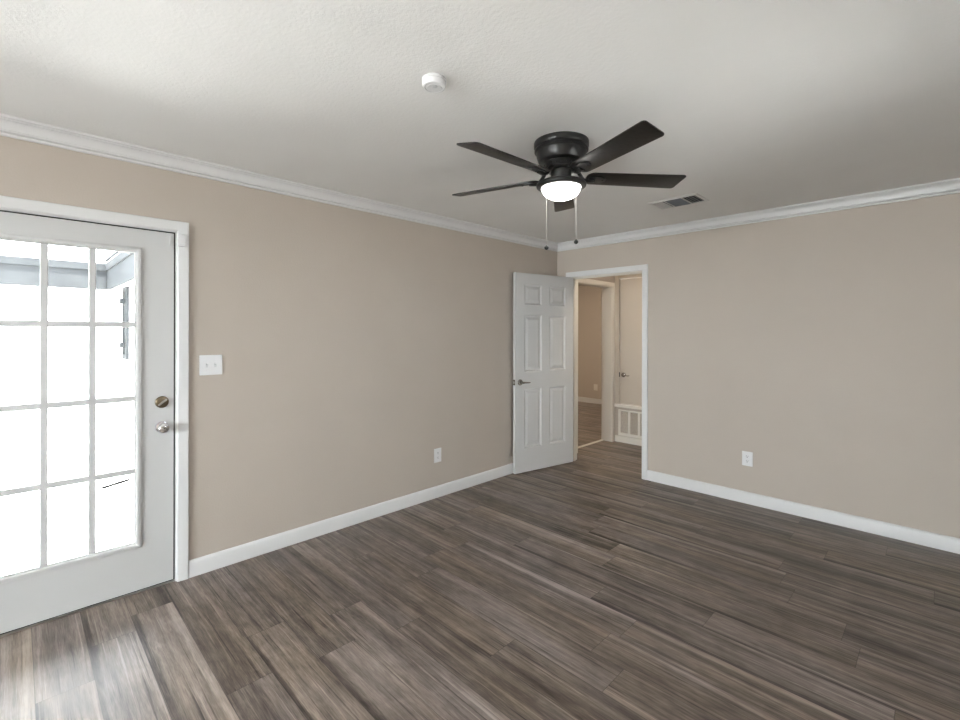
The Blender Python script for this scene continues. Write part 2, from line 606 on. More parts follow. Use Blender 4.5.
def casing_bm(axis, face, outn, u0, u1, ztop, w=0.057, t=0.018, reveal=0.006, floor_z=0.0):
    """Flat-with-bevel door casing (two legs and a head, mitred) on one wall face."""
    bm = bmesh.new()
    prof = [(0, 0), (0, t * 0.55), (0.006, t * 0.8), (0.014, t * 0.85), (w - 0.012, t), (w - 0.003, t), (w, t * 0.8), (w, 0)]
    a0, a1, zt = u0 - reveal, u1 + reveal, ztop + reveal

    def P(u, z, d):
        return (face + outn * d, u, z) if axis == 'x' else (u, face + outn * d, z)
    rows = []
    for w_, d in prof:
        rows.append([P(a0 - w_, floor_z, d), P(a0 - w_, zt + w_, d), P(a1 + w_, zt + w_, d), P(a1 + w_, floor_z, d)])
    V = [[bm.verts.new(p) for p in r] for r in rows]
    n = len(V)
    for k in range(n):
        for s in range(3):
            bm.faces.new((V[k][s], V[k][s + 1], V[(k + 1) % n][s + 1], V[(k + 1) % n][s]))
    bm.faces.new([V[k][0] for k in range(n)])
    bm.faces.new([V[k][3] for k in range(n)])
    return bm


def jamb_bm(axis, f0, f1, u0, u1, ztop, th=0.02, stop=None):
    """Door frame lining between wall faces f0..f1, optionally with a stop strip (position f, width)."""
    bm = bmesh.new()

    def B(fa, fb, ua, ub, za, zb):
        if axis == 'x':
            add_box(bm, fa, fb, ua, ub, za, zb)
        else:
            add_box(bm, ua, ub, fa, fb, za, zb)
    B(f0, f1, u0 - th, u0, 0, ztop + th)
    B(f0, f1, u1, u1 + th, 0, ztop + th)
    B(f0, f1, u0, u1, ztop, ztop + th)
    if stop:
        s0, s1 = stop
        B(s0, s1, u0, u0 + 0.011, 0, ztop)
        B(s0, s1, u1 - 0.011, u1, 0, ztop)
        B(s0, s1, u0 + 0.011, u1 - 0.011, ztop - 0.011, ztop)
    return bm


struct('trim_5', casing_bm('x', 0, 1, DY0, DY1, DZ), MT['trim'], 'white casing around the glazed door', smooth=20)
struct('trim_6', jamb_bm('x', -0.15, 0, DY0, DY1, DZ, stop=(-0.11, -0.06)), MT['trim'], smooth=20)
struct('trim_7', casing_bm('y', 0, -1, OX0, OX1, OZ), MT['trim'], 'white casing around the doorway to the hall', smooth=20)
struct('trim_8', jamb_bm('y', 0, 0.12, OX0, OX1, OZ, stop=(0.045, 0.08)), MT['cream'], 'white jamb of the doorway to the hall', smooth=20)
struct('trim_9', casing_bm('x', HX, 1, HO0, HO1, HOZ, w=0.054), MT['cream'], 'cream casing of the opening to the far room', smooth=20)
struct('trim_10', jamb_bm('x', -0.11, HX, HO0, HO1, HOZ), MT['cream'], 'cream jamb of the opening to the far room', smooth=20)
struct('trim_11', casing_bm('x', -0.11, -1, HO0, HO1, HOZ), MT['cream'], smooth=20)
# floor transition strip in the far opening
bm = tube([(-0.10, HO0, 0.004), (-0.10, HO1, 0.004)], 0.022, 16, 0.35)
tag(obj('transition_strip', bm, MT['cream'], smooth=40), 'pale floor transition strip across the opening to the far room', 'floor strip')
# sill of the glazed door
bm = box(-0.15, -0.003, DY0, DY1, 0.0, 0.010, 0.003)
tag(obj('door_sill', bm, MT['nickel'], smooth=30), 'metal door sill under the glazed exterior door', 'door sill')

# ------------------------------------------------------------------ added, unseen windows, placed to let daylight in
def window(name, axis, a, u0, u1, z0, z1, label):
    t = thing(name, label, 'window', kind='structure')

    def B(bm, aa, ab, ua, ub, za, zb):
        if axis == 'x':
            add_box(bm, aa, ab, ua, ub, za, zb)
        else:
            add_box(bm, ua, ub, aa, ab, za, zb)
    f = bmesh.new()
    w = 0.05
    B(f, a, a + 0.06, u0, u0 + w, z0, z1)
    B(f, a, a + 0.06, u1 - w, u1, z0, z1)
    B(f, a, a + 0.06, u0 + w, u1 - w, z1 - w, z1)
    B(f, a, a + 0.06, u0 + w, u1 - w, z0, z0 + w)
    um = (u0 + u1) / 2
    B(f, a, a + 0.06, um - 0.025, um + 0.025, z0 + w, z1 - w)
    obj('window_frame', f, MT['trim'], t)
    g = bmesh.new()
    B(g, a + 0.027, a + 0.033, u0 + w, um - 0.025, z0 + w, z1 - w)
    B(g, a + 0.027, a + 0.033, um + 0.025, u1 - w, z0 + w, z1 - w)
    obj('pane', g, MT['glass'], t)


window('added_window_1', 'y', YF - 0.10, *WF, 'added white framed window behind the camera, unseen')
window('added_window_3', 'x', XR + 0.04, *WR, 'added white framed window in the right wall ahead of the camera, unseen')
window('added_window_2', 'x', -0.10, *WS, 'added white framed window in the left wall behind the camera, unseen')

# ------------------------------------------------------------------ door_1 : glazed exterior door in the left wall
SY0, SY1 = DY0 + 0.004, DY1 - 0.008       # slab edges
SZ0, SZ1 = 0.016, DZ - 0.008
GY0, GY1, GZ0, GZ1 = -4.445, -3.901, 0.281, 1.868
d1 = thing('door_1', 'white exterior door with twelve glass panes', 'door', (0, SY1, 0), kind='structure')


def loc1(bm):
    return xf(bm, Matrix.Translation((0, -SY1, 0)))


o = obj('slab', loc1(grid_wall('x', -0.050, -0.006, [SY0, SY1], [SZ0, SZ1], [(GY0 - 0.015, GY1 + 0.015, GZ0 - 0.015, GZ1 + 0.015)])), MT['door'], d1)


def ring_profile(prof, u0, u1, z0, z1, face=0.0):
    """Frame swept around a rectangle: prof = (offset outwards from rectangle, x)."""
    bm = bmesh.new()
    V = []
    for w_, x in prof:
        V.append([bm.verts.new((face + x, u0 - w_, z0 - w_)), bm.verts.new((face + x, u1 + w_, z0 - w_)),
                  bm.verts.new((face + x, u1 + w_, z1 + w_)), bm.verts.new((face + x, u0 - w_, z1 + w_))])
    n = len(V)
    for k in range(n):
        for s in range(4):
            bm.faces.new((V[k][s], V[k][(s + 1) % 4], V[(k + 1) % n][(s + 1) % 4], V[(k + 1) % n][s]))
    return bm


gp = [(0, -0.024), (0, -0.014), (0.003, -0.010), (0.007, -0.008), (0.007, 0.001), (0.012, 0.005), (0.020, 0.006), (0.026, 0.004), (0.028, 0.000), (0.033, -0.001), (0.033, -0.007), (0.016, -0.007), (0.016, -0.024)]
obj('glazing_frame', loc1(ring_profile(gp, GY0, GY1, GZ0, GZ1)), MT['door'], d1, smooth=40)
mb = bmesh.new()
MW = 0.0148
for yv in (-4.2635, -4.080):
    for x0, x1, s in ((-0.020, -0.008, 1.0),):
        pr = [(yv - MW, -0.026), (yv - MW, -0.014), (yv - MW * 0.8, -0.010), (yv + MW * 0.8, -0.010), (yv + MW, -0.014), (yv + MW, -0.026)]
        a = [mb.verts.new((x, y, GZ0)) for y, x in pr]
        b2 = [mb.verts.new((x, y, GZ1)) for y, x in pr]
        for k in range(6):
            mb.faces.new((a[k], a[(k + 1) % 6], b2[(k + 1) % 6], b2[k]))
for zv in (1.4755, 1.070, 0.672):
    pr = [(zv - MW, -0.026), (zv - MW, -0.0145), (zv - MW * 0.8, -0.0105), (zv + MW * 0.8, -0.0105), (zv + MW, -0.0145), (zv + MW, -0.026)]
    a = [mb.verts.new((x, GY0, z)) for z, x in pr]
    b2 = [mb.verts.new((x, GY1, z)) for z, x in pr]
    for k in range(6):
        mb.faces.new((a[k], a[(k + 1) % 6], b2[(k + 1) % 6], b2[k]))
obj('muntin_grid', loc1(mb), MT['door'], d1, smooth=20)
obj('glass_pane', loc1(box(-0.031, -0.027, GY0 - 0.014, GY1 + 0.014, GZ0 - 0.014, GZ1 + 0.014)), MT['glass'], d1)
ws = bmesh.new()  # dark strips fill the slab gaps; their shade is put into the colour
add_box(ws, -0.048, -0.013, SY1 + 0.0003, DY1 - 0.0003, 0.011, SZ1)
obj('gap_shade_strip', loc1(ws), MT['gap'], d1)
ws = bmesh.new()
add_box(ws, -0.048, -0.013, SY0, DY1 - 0.0003, SZ1 + 0.0003, DZ - 0.0003)
obj('gap_shade_strip', loc1(ws), MT['gap'], d1)
sw = bmesh.new()  # dark strip standing in for the shaded gap under the slab
add_box(sw, -0.045, -0.0075, SY0 + 0.003, SY1 - 0.003, 0.0105, SZ0 + 0.001)
obj('bottom_gap_shade', loc1(sw), MT['gap'], d1)
RX = Matrix.Rotation(R(90), 4, 'Y')            # local z -> +x


def on_left(y, z, x=-0.006):
    return Matrix.Translation((x, y - SY1, z)) @ RX


KY = -3.777
db = obj('deadbolt', lathe([(0, 0), (0.033, 0), (0.033, 0.006), (0.030, 0.011), (0.026, 0.013), (0, 0.013)], 40, on_left(KY, 1.039)), MT['bronze'], d1, smooth=40)
tag(db, 'aged bronze deadbolt with a slanted thumb turn')
tt = box(-0.008, 0.008, -0.005, 0.005, 0.011, 0.016)
add_box(tt, -0.026, 0.026, -0.0045, 0.0045, 0.015, 0.028, 0.003)
obj('thumb_turn', xf(tt, on_left(KY, 1.039) @ Matrix.Rotation(R(-50), 4, 'Z')), MT['nickel'], db, smooth=40)
kn = obj('knob', lathe([(0, 0), (0.033, 0), (0.033, 0.004), (0.029, 0.010), (0.016, 0.013), (0.012, 0.018), (0.012, 0.030), (0.018, 0.034),
                        (0.026, 0.040), (0.029, 0.050), (0.027, 0.060), (0.020, 0.066), (0.011, 0.068), (0.0095, 0.066), (0, 0.066)], 40, on_left(KY, 0.898)), MT['chrome'], d1, smooth=40)
obj('lock_button', lathe([(0, 0.066), (0.005, 0.066), (0.005, 0.071), (0.004, 0.072), (0, 0.072)], 20, on_left(KY, 0.898)), MT['steel_dark'], kn, smooth=40)
obj('latch_plate', loc1(box(-0.040, -0.0075, SY1 - 0.001, SY1 + 0.0035, 0.865, 0.930)), MT['steel_dark'], d1)
obj('sensor_magnet', loc1(box(-0.006, 0.003, SY1 - 0.024, SY1 - 0.012, 1.925, 1.980, 0.002)), MT['door'], d1, smooth=30)

# door contact sensor on the casing
t = thing('door_sensor', 'small white door contact sensor on the casing corner of the glazed door', 'sensor', (0.0175, -3.691, 1.925))
obj('housing', box(0, 0.018, -0.019, 0.019, 0, 0.072, 0.004), MT['plastic'], t, smooth=30)
obj('cover_seam', box(0.0175, 0.0186, -0.013, 0.013, 0.012, 0.0135), MT['plastic_grey'], t)

# ------------------------------------------------------------------ door_2 : six panel door, open against the left wall
DW, DH, DT = 0.810, 2.028, 0.035
ANG = R(11)
piv = Vector((OX0 + 0.005, -0.012, 0))
dd = Vector((-math.sin(ANG), -math.cos(ANG), 0))      # hinge -> free edge
nn = Vector((math.cos(ANG), -math.sin(ANG), 0))       # visible (hall side) face normal
d2 = thing('door_2', 'white six panel door standing open against the left wall', 'door', kind='structure')
Mx = Matrix.Identity(4)
for i in range(3):
    Mx[i][0], Mx[i][1], Mx[i][2] = dd[i], nn[i], up[i]
Mx.translation = piv
d2.matrix_world = Mx @ Matrix.Identity(4)
# matrix (dd, nn, up) may be left handed: use x = -dd instead
if Mx.to_3x3().determinant() < 0:
    for i in range(3):
        Mx[i][0] = -dd[i]
    d2.matrix_world = Mx
    SGN = -1
else:
    SGN = 1
# local: x from 0 to SGN*DW along the door, y from 0 (wall side) to DT (visible face), z up


def panel_door(w, h, t, zb, stiles, rails):
    """stiles: list of x cut positions, panel columns are odd cells; rails likewise."""
    bm = bmesh.new()
    for face, yy, sgn in ((1, t, 1), (0, 0.0, -1)):
        vs = {}
        for i, x in enumerate(stiles):
            for j, z in enumerate(rails):
                vs[i, j] = bm.verts.new((x, yy, z + zb))
        panels = []
        for i in range(len(stiles) - 1):
            for j in range(len(rails) - 1):
                q = (vs[i, j], vs[i + 1, j], vs[i + 1, j + 1], vs[i, j + 1])
                f = bm.faces.new(q if sgn < 0 else tuple(reversed(q)))
                if i % 2 == 1 and j % 2 == 1:
                    panels.append(f)
        bm.normal_update()
        for f in panels:
            for th, dp in ((0.004, -0.002), (0.012, -0.009), (0.006, 0.0), (0.026, 0.008), (0.002, 0.0005)):
                bmesh.ops.inset_individual(bm, faces=[f], thickness=th, depth=dp, use_even_offset=True)
    x0, x1, z0, z1 = stiles[0], stiles[-1], rails[0] + zb, rails[-1] + zb
    for a, b_ in (((x0, z0), (x1, z0)), ((x1, z0), (x1, z1)), ((x1, z1), (x0, z1)), ((x0, z1), (x0, z0))):
        bm.faces.new([bm.verts.new(p) for p in ((a[0], 0, a[1]), (b_[0], 0, b_[1]), (b_[0], t, b_[1]), (a[0], t, a[1]))])
    return bm


st = [0, 0.118, 0.352, 0.458, 0.692, DW]
ra = [0, 0.238, 0.845, 1.020, 1.602, 1.705, 1.915, DH]
bm = panel_door(DW, DH, DT, 0.012, st, ra)
if SGN < 0:
    bm.transform(Matrix.Scale(-1, 4, (1, 0, 0)))
obj('slab', bm, MT['door'], d2)
LX = DW - 0.062


def on_door(x, y, z):
    return Matrix.Translation((SGN * x, y, z)) @ Matrix.Rotation(R(-90), 4, 'X')      # local z -> +y


hd = obj('lever_handle', lathe([(0, 0), (0.031, 0), (0.031, 0.005), (0.027, 0.010), (0.013, 0.012), (0.011, 0.020), (0.011, 0.052), (0, 0.054)], 36, on_door(LX, DT, 0.93)), MT['steel_dark'], d2, smooth=40)
lv = tube([(SGN * (LX + 0.010), DT + 0.046, 0.93), (SGN * LX, DT + 0.047, 0.931), (SGN * (LX - 0.04), DT + 0.050, 0.929), (SGN * (LX - 0.072), DT + 0.047, 0.927), (SGN * (LX - 0.096), DT + 0.042, 0.926)],
          [0.010, 0.012, 0.010, 0.009, 0.007], 14, 0.8)
obj('lever', lv, MT['steel_dark'], hd, smooth=50)
obj('wall_side_rose', lathe([(0, 0), (0.031, 0), (0.031, -0.005), (0.026, -0.010), (0, -0.012)], 36, Matrix.Translation((SGN * LX, 0, 0.93)) @ Matrix.Rotation(R(-90), 4, 'X')), MT['steel_dark'], d2, smooth=40)
lp = obj('latch_plate', box(*(sorted((SGN * (DW - 0.0005), SGN * (DW + 0.0015)))), DT * 0.5 - 0.0125, DT * 0.5 + 0.0125, 0.902, 0.958), MT['steel_dark'], d2)
obj('latch_bolt', box(*(sorted((SGN * DW, SGN * (DW + 0.010)))), DT * 0.5 - 0.006, DT * 0.5 + 0.006, 0.920, 0.940, 0.002), MT['nickel'], lp)
for hz in (0.22, 1.06, 1.82):
    obj('hinge', lathe([(0, -0.044), (0.006, -0.044), (0.006, 0.044), (0.004, 0.047), (0, 0.048)], 16, Matrix.Translation((SGN * -0.006, DT + 0.003 if False else -0.003, hz))), MT['nickel'], d2, smooth=40)

# ------------------------------------------------------------------ door_3 : closet door above the return grille in the hall
d3 = thing('door_3', 'flat beige closet door above the return air grille', 'door', (0.712, HY, 0.498), kind='structure')
fr = bmesh.new()
CX0, CX1 = 0.100, 0.712
add_box(fr, CX0 - 0.006, CX0, -0.002, 0.10, 0.0, 1.642)
add_box(fr, CX1, CX1 + 0.006, -0.002, 0.10, 0.0, 1.642)
obj('frame_lining', xf(fr, Matrix.Translation((-0.712, 0, 0))), MT['closet'], d3)
obj('slab', xf(box(CX0 + 0.0045, CX1 - 0.004, 0.004, 0.038, 0.006, 1.636, 0.002), Matrix.Translation((-0.712, 0, 0))), MT['closet'], d3, smooth=30)
h3 = obj('lever_handle', lathe([(0, 0), (0.030, 0), (0.030, 0.006), (0.025, 0.010), (0.012, 0.012), (0.010, 0.045), (0, 0.047)], 32, Matrix.Translation((0.157 - 0.712, 0.004, 0.384)) @ Matrix.Rotation(R(90), 4, 'X')), MT['steel_dark'], d3, smooth=40)
obj('lever', tube([(0.148 - 0.712, -0.038, 0.384), (0.16 - 0.712, -0.040, 0.385), (0.20 - 0.712, -0.042, 0.379), (0.235 - 0.712, -0.040, 0.378), (0.258 - 0.712, -0.036, 0.381)], [0.009, 0.011, 0.009, 0.008, 0.006], 14, 0.8), MT['steel_dark'], h3, smooth=50)
obj('strike_plate', xf(box(CX0 - 0.004, CX0 + 0.006, -0.004, 0.002, 0.355, 0.415), Matrix.Translation((-0.712, 0, 0))), MT['slot'], d3)
# its casing: two legs and a head, and a sill ledge
cs = bmesh.new()
add_box(cs, 0.036, CX0 - 0.004, HY - 0.016, HY, 0.498, 2.20, 0.003)
add_box(cs, CX1 + 0.004, CX1 + 0.068, HY - 0.016, HY, 0.498, 2.20, 0.003)
add_box(cs, CX0 - 0.004, CX1 + 0.004, HY - 0.016, HY, 2.145, 2.20, 0.003)
struct('trim_12', cs, MT['closet'], 'beige casing of the closet door', smooth=30)
lg = box(0.030, 0.78, HY - 0.028, HY, 0.458, 0.496, 0.004)
struct('trim_13', lg, MT['cream'], 'cream ledge under the closet door', smooth=30)

# ------------------------------------------------------------------ return air grille
t = thing('return_air_grille', 'cream return air grille low on the hall wall under the closet door', 'air grille', (0.09, HY, 0.088))
gw, gh = 0.572, 0.338
f = bmesh.new()
fz0, fz1 = 0.036, 0.318
add_box(f, 0, gw, -0.014, 0, 0, fz0, 0.003)
add_box(f, 0, gw, -0.014, 0, fz1, gh, 0.003)
add_box(f, 0, 0.031, -0.014, 0, fz0 - 0.003, fz1 + 0.003)
add_box(f, gw - 0.031, gw, -0.014, 0, fz0 - 0.003, fz1 + 0.003)
cells = []
x = 0.031
for k in range(4):
    cells.append((x, x + 0.1065))
    x += 0.1065
    if k < 3:
        add_box(f, x, x + 0.028, -0.013, 0, fz0 - 0.003, fz1 + 0.003)
        x += 0.028
obj('frame', f, MT['cream'], t, smooth=30)
obj('filter_backing', box(0.02, gw - 0.02, -0.0015, -0.0005, 0.02, gh - 0.02), MT['vent_dark'], t)
for c0, c1 in cells:
    s = bmesh.new()
    for k in range(20):
        z = fz0 + 0.007 + k * (fz1 - fz0 - 0.010) / 19.5
        vs = [s.verts.new(p) for p in ((c0, -0.011, z - 0.0045), (c1, -0.011, z - 0.0045), (c1, -0.003, z + 0.0045), (c0, -0.003, z + 0.0045))]
        vt = [s.verts.new(v.co + Vector((0, -0.0006, 0.0012))) for v in vs]
        s.faces.new(vs)
        s.faces.new(vt)
        for a in range(4):
            s.faces.new((vs[a], vs[(a + 1) % 4], vt[(a + 1) % 4], vt[a]))
    obj('louver_bank', s, MT['closet'], t)

# ------------------------------------------------------------------ ceiling fan
FX, FY = 1.689, -2.322
fan = thing('ceiling_fan', 'black five blade ceiling fan with lit white glass bowl', 'ceiling fan', (FX, FY, H))
Z = lambda z: z - H
hs = [(0, 0), (0.1420, 0), (0.1435, -0.004), (0.1435, -0.024), (0.1405, -0.030), (0.1375, -0.033), (0.1375, -0.037), (0.1405, -0.041),
      (0.1405, -0.048), (0.1365, -0.052), (0.1320, -0.054), (0.1315, -0.059), (0.1280, -0.078), (0.1220, -0.096), (0.1170, -0.104),
      (0.1060, -0.108), (0, -0.108)]
obj('motor_housing', lathe(hs, 64), MT['black'], fan, smooth=35)
fly = lathe([(0, -0.106), (0.086, -0.106), (0.090, -0.110), (0.090, -0.138), (0.084, -0.146), (0.060, -0.148), (0, -0.148)], 48)
for k in range(20):
    a = 2 * math.pi * k / 20
    add_tube(fly, [(0.086 * math.cos(a), 0.086 * math.sin(a), -0.126), (0.094 * math.cos(a), 0.094 * math.sin(a), -0.126)], 0.005, 8)
obj('flywheel', fly, MT['black'], fan, smooth=35)
obj('switch_housing', lathe([(0, -0.146), (0.050, -0.146), (0.053, -0.150), (0.053, -0.196), (0.050, -0.202), (0.062, -0.207), (0, -0.207)], 40), MT['black'], fan, smooth=35)
obj('light_fitter', lathe([(0, -0.203), (0.050, -0.204), (0.085, -0.207), (0.116, -0.212), (0.128, -0.217), (0.131, -0.225), (0.129, -0.234),
                           (0.120, -0.240), (0.106, -0.241), (0.103, -0.231), (0, -0.229)], 56), MT['black'], fan, smooth=35)
bw = [(0.101, -0.229), (0.101, -0.241)]
for k in range(1, 13):
    a = k / 12 * math.pi / 2
    bw.append((0.101 * math.cos(a), -0.241 - 0.062 * math.sin(a)))
bw[-1] = (0, bw[-1][1])
obj('glass_bowl', lathe(bw, 48), MT['bowl'], fan, smooth=60)
# blades
PIT = R(12)
ZB = -0.186


def blade_mesh():
    pts = []
    r0, r1 = 0.134, 0.668
    w0, w1 = 0.054, 0.066

    def arc(cx_, cy_, rr, a0, a1, n=6):
        return [(cx_ + rr * math.cos(R(a0 + (a1 - a0) * k / n)), cy_ + rr * math.sin(R(a0 + (a1 - a0) * k / n))) for k in range(n + 1)]
    pts += arc(r0 + 0.035, -w0 + 0.035, 0.035, 180, 270)
    pts += arc(r1 - 0.016, -w1 + 0.016, 0.016, 270, 350)
    pts += arc(r1 - 0.030, w1 - 0.016, 0.016, 10, 90)
    pts += arc(r0 + 0.035, w0 - 0.035, 0.035, 90, 180)
    bm = bmesh.new()
    add_prism(bm, pts, 0.0, 0.006, 0.0015)
    return xf(bm, Matrix.Translation((0, 0, ZB)) @ Matrix.Rotation(-PIT, 4, 'X'))


def iron_mesh():
    bm = bmesh.new()
    arm = [(0.070, 0, -0.140), (0.090, 0, -0.148), (0.104, 0, -0.170), (0.120, 0, -0.191), (0.142, 0, -0.199), (0.18, 0, -0.194)]
    add_tube(bm, arm, [0.016, 0.015, 0.014, 0.014, 0.015, 0.014], 12, 0.6)
    fl_ = bmesh.new()
    pl = []
    for k in range(28):
        a = 2 * math.pi * k / 28
        rx = 0.048 + 0.006 * math.cos(3 * a)
        pl.append((0.190 + rx * math.cos(a), 0.040 * math.sin(a) * (1.0 + 0.15 * math.cos(2 * a))))
    add_prism(fl_, pl, -0.006, -0.0005, 0.0015)
    for px_, py_ in ((0.175, 0.022), (0.175, -0.022), (0.225, 0.0)):
        add_lathe(fl_, [(0, -0.010), (0.004, -0.009), (0.006, -0.006), (0.006, -0.004), (0, -0.004)], 12, Matrix.Translation((px_, py_, 0)))
    xf(fl_, Matrix.Translation((0, 0, ZB)) @ Matrix.Rotation(-PIT, 4, 'X'))
    tmp = bpy.data.meshes.new('tmp')
    fl_.to_mesh(tmp)
    fl_.free()
    bm.from_mesh(tmp)
    bpy.data.meshes.remove(tmp)
    return bm


b0 = obj('blade', blade_mesh(), MT['blade'], fan, smooth=35)
i0 = obj('blade_iron', iron_mesh(), MT['black'], b0, smooth=35)
b0.rotation_euler = (0, 0, R(267.13))
for k in range(1, 5):
    b = b0.copy()
    COL.objects.link(b)
    b.parent = fan
    b.rotation_euler = (0, 0, R(267.13 - 72 * k))
    c = i0.copy()
    COL.objects.link(c)
    c.parent = b
# pull chains: axis directions in plan (right of picture / away from camera)
for side, back, zb in ((-0.062, 0.102, 1.904), (0.095, 0.074, 1.931)):
    px_, py_ = rt.x * side + fw.x * back, rt.y * side + fw.y * back
    ch = bmesh.new()
    L0, L1 = -0.237, Z(zb) + 0.010
    add_tube(ch, [(px_, py_, L0), (px_, py_, L1)], 0.0008, 8)
    nb = 60
    for k in range(nb):
        z = L0 + (L1 - L0) * k / nb
        bmesh.ops.create_uvsphere(ch, u_segments=6, v_segments=4, radius=0.0014, matrix=Matrix.Translation((px_, py_, z)))
    co = obj('pull_chain', ch, MT['chain'], fan, smooth=60)
    zz = Z(zb)
    obj('fob', lathe([(0, zz + 0.014), (0.004, zz + 0.013), (0.005, zz + 0.010), (0.010, zz + 0.006), (0.0125, zz), (0.010, zz - 0.008), (0.004, zz - 0.012), (0, zz - 0.0125)], 24, Matrix.Translation((px_, py_, 0))), MT['black'], co, smooth=60)
bulb = bpy.data.lights.new('fan_bulb', 'POINT')

# ------------------------------------------------------------------ smoke detector
t = thing('smoke_detector', 'round white smoke detector on the ceiling near the fan', 'smoke detector', (1.692, -3.187, H))
obj('mounting_base', lathe([(0, 0), (0.048, 0), (0.048, -0.006), (0.046, -0.008), (0, -0.008)], 48), MT['plastic'], t, smooth=35)
obj('cover', lathe([(0, -0.007), (0.045, -0.007), (0.045, -0.009), (0.0475, -0.010), (0.0475, -0.024), (0.044, -0.031), (0.038, -0.033), (0.036, -0.0315), (0.029, -0.032), (0.028, -0.0335), (0, -0.0335)], 48), MT['plastic'], t, smooth=35)
obj('test_button', lathe([(0, -0.033), (0.010, -0.033), (0.010, -0.0350), (0.008, -0.0355), (0, -0.0355)], 24, Matrix.Translation((0.010, -0.005, 0))), MT['plastic_grey'], t, smooth=35)

# ------------------------------------------------------------------ ceiling vent
VX0, VX1, VY0, VY1 = 1.497, 1.862, -0.905, -0.648
t = thing('ceiling_vent', 'white metal supply vent in the ceiling beyond the fan', 'vent', ((VX0 + VX1) / 2, (VY0 + VY1) / 2, H))
vw, vh = (VX1 - VX0) / 2, (VY1 - VY0) / 2
f = bmesh.new()
pr = [(0, -0.0005), (0.002, -0.005), (0.020, -0.009), (0.024, -0.006), (0.024, -0.0005)]
V = []
for o_, z in pr:
    V.append([f.verts.new(p) for p in ((-vw + o_, -vh + o_, z), (vw - o_, -vh + o_, z), (vw - o_, vh - o_, z), (-vw + o_, vh - o_, z))])
for k in range(len(V)):
    for s in range(4):
        f.faces.new((V[k][s], V[k][(s + 1) % 4], V[(k + 1) % len(V)][(s + 1) % 4], V[(k + 1) % len(V)][s]))
obj('frame', f, MT['vent'], t)
obj('duct_backing', box(-vw + 0.02, vw - 0.02, -vh + 0.02, vh - 0.02, -0.0015, -0.0005), MT['vent_dark'], t)
obj('damper_plate', box(-0.056, 0.056, -vh + 0.03, vh - 0.028, -0.0035, -0.0020), MT['damper'], t)


def slat(bm, a, b_, w, tilt, horiz):
    """thin tilted slat between points a and b (xy), height axis z, centre at z=-0.007."""
    d = Vector((b_[0] - a[0], b_[1] - a[1], 0)).normalized()
    s = Vector((-d.y, d.x, 0))
    off = s * (w / 2 * math.cos(tilt)) + Vector((0, 0, w / 2 * math.sin(tilt)))
    th = Vector((0, 0, 0.0008))
    c = Vector((0, 0, -0.0068))
    A, B = Vector((*a, 0)) + c, Vector((*b_, 0)) + c
    lo = [bm.verts.new(p - th) for p in (A - off, B - off, B + off, A + off)]
    hi = [bm.verts.new(p + th) for p in (A - off, B - off, B + off, A + off)]
    bm.faces.new(lo)
    bm.faces.new(hi)
    for k in range(4):
        bm.faces.new((lo[k], lo[(k + 1) % 4], hi[(k + 1) % 4], hi[k]))


yi = vh - 0.023
for nm, xs, tl in (('left', [-0.150, -0.130, -0.110, -0.090], -0.6), ('right', [0.088, 0.109, 0.130, 0.151], 0.7)):
    for x in xs:
        s = bmesh.new()
        slat(s, (x, -yi), (x, yi), 0.010, tl, False)
        obj('end_louver', s, MT['vent'], t)
for k in range(7):
    y = -yi + 0.016 + k * (2 * yi - 0.03) / 6
    s = bmesh.new()
    slat(s, (-0.060, y), (0.060, y), 0.010, 0.75, True)
    obj('centre_louver', s, MT['damper'], t)
for x in (-0.064, 0.064):
    obj('divider', box(x - 0.003, x + 0.003, -yi, yi, -0.010, -0.003), MT['vent'], t)

# ------------------------------------------------------------------ switch and outlets
# local frame of a wall plate: x = right along the wall as seen, y = up, z = out of the wall
def wall_frame(normal):
    n = Vector(normal)
    x = up.cross(n)
    m = Matrix.Identity(3)
    for i in range(3):
        m[i][0], m[i][1], m[i][2] = x[i], up[i], n[i]
    return m.to_euler()


t = thing('light_switch', 'white double toggle light switch plate beside the glazed door', 'light switch', (0, -3.531, 1.237), wall_frame((1, 0, 0)))
obj('plate', box(-0.062, 0.062, -0.060, 0.060, 0, 0.007, 0.004, 3), MT['plastic'], t, smooth=35)
for dx in (-0.023, 0.023):
    fr = obj('toggle', xf(box(-0.0045, 0.0045, -0.004, 0.004, 0, 0.018, 0.0015), Matrix.Translation((dx, 0.002, 0.004)) @ Matrix.Rotation(R(-28), 4, 'X')), MT['plastic'], t, smooth=40)
    obj('toggle_slot', box(dx - 0.0062, dx + 0.0062, -0.0135, 0.0135, 0.0066, 0.0076), MT['plastic_grey'], t)
    for dy in (-0.030, 0.030):
        obj('screw', lathe([(0, 0.0085), (0.0026, 0.0080), (0.0034, 0.0068), (0.0034, 0.006), (0, 0.006)], 16, Matrix.Translation((dx, dy, 0))), MT['plastic'], t, smooth=40)


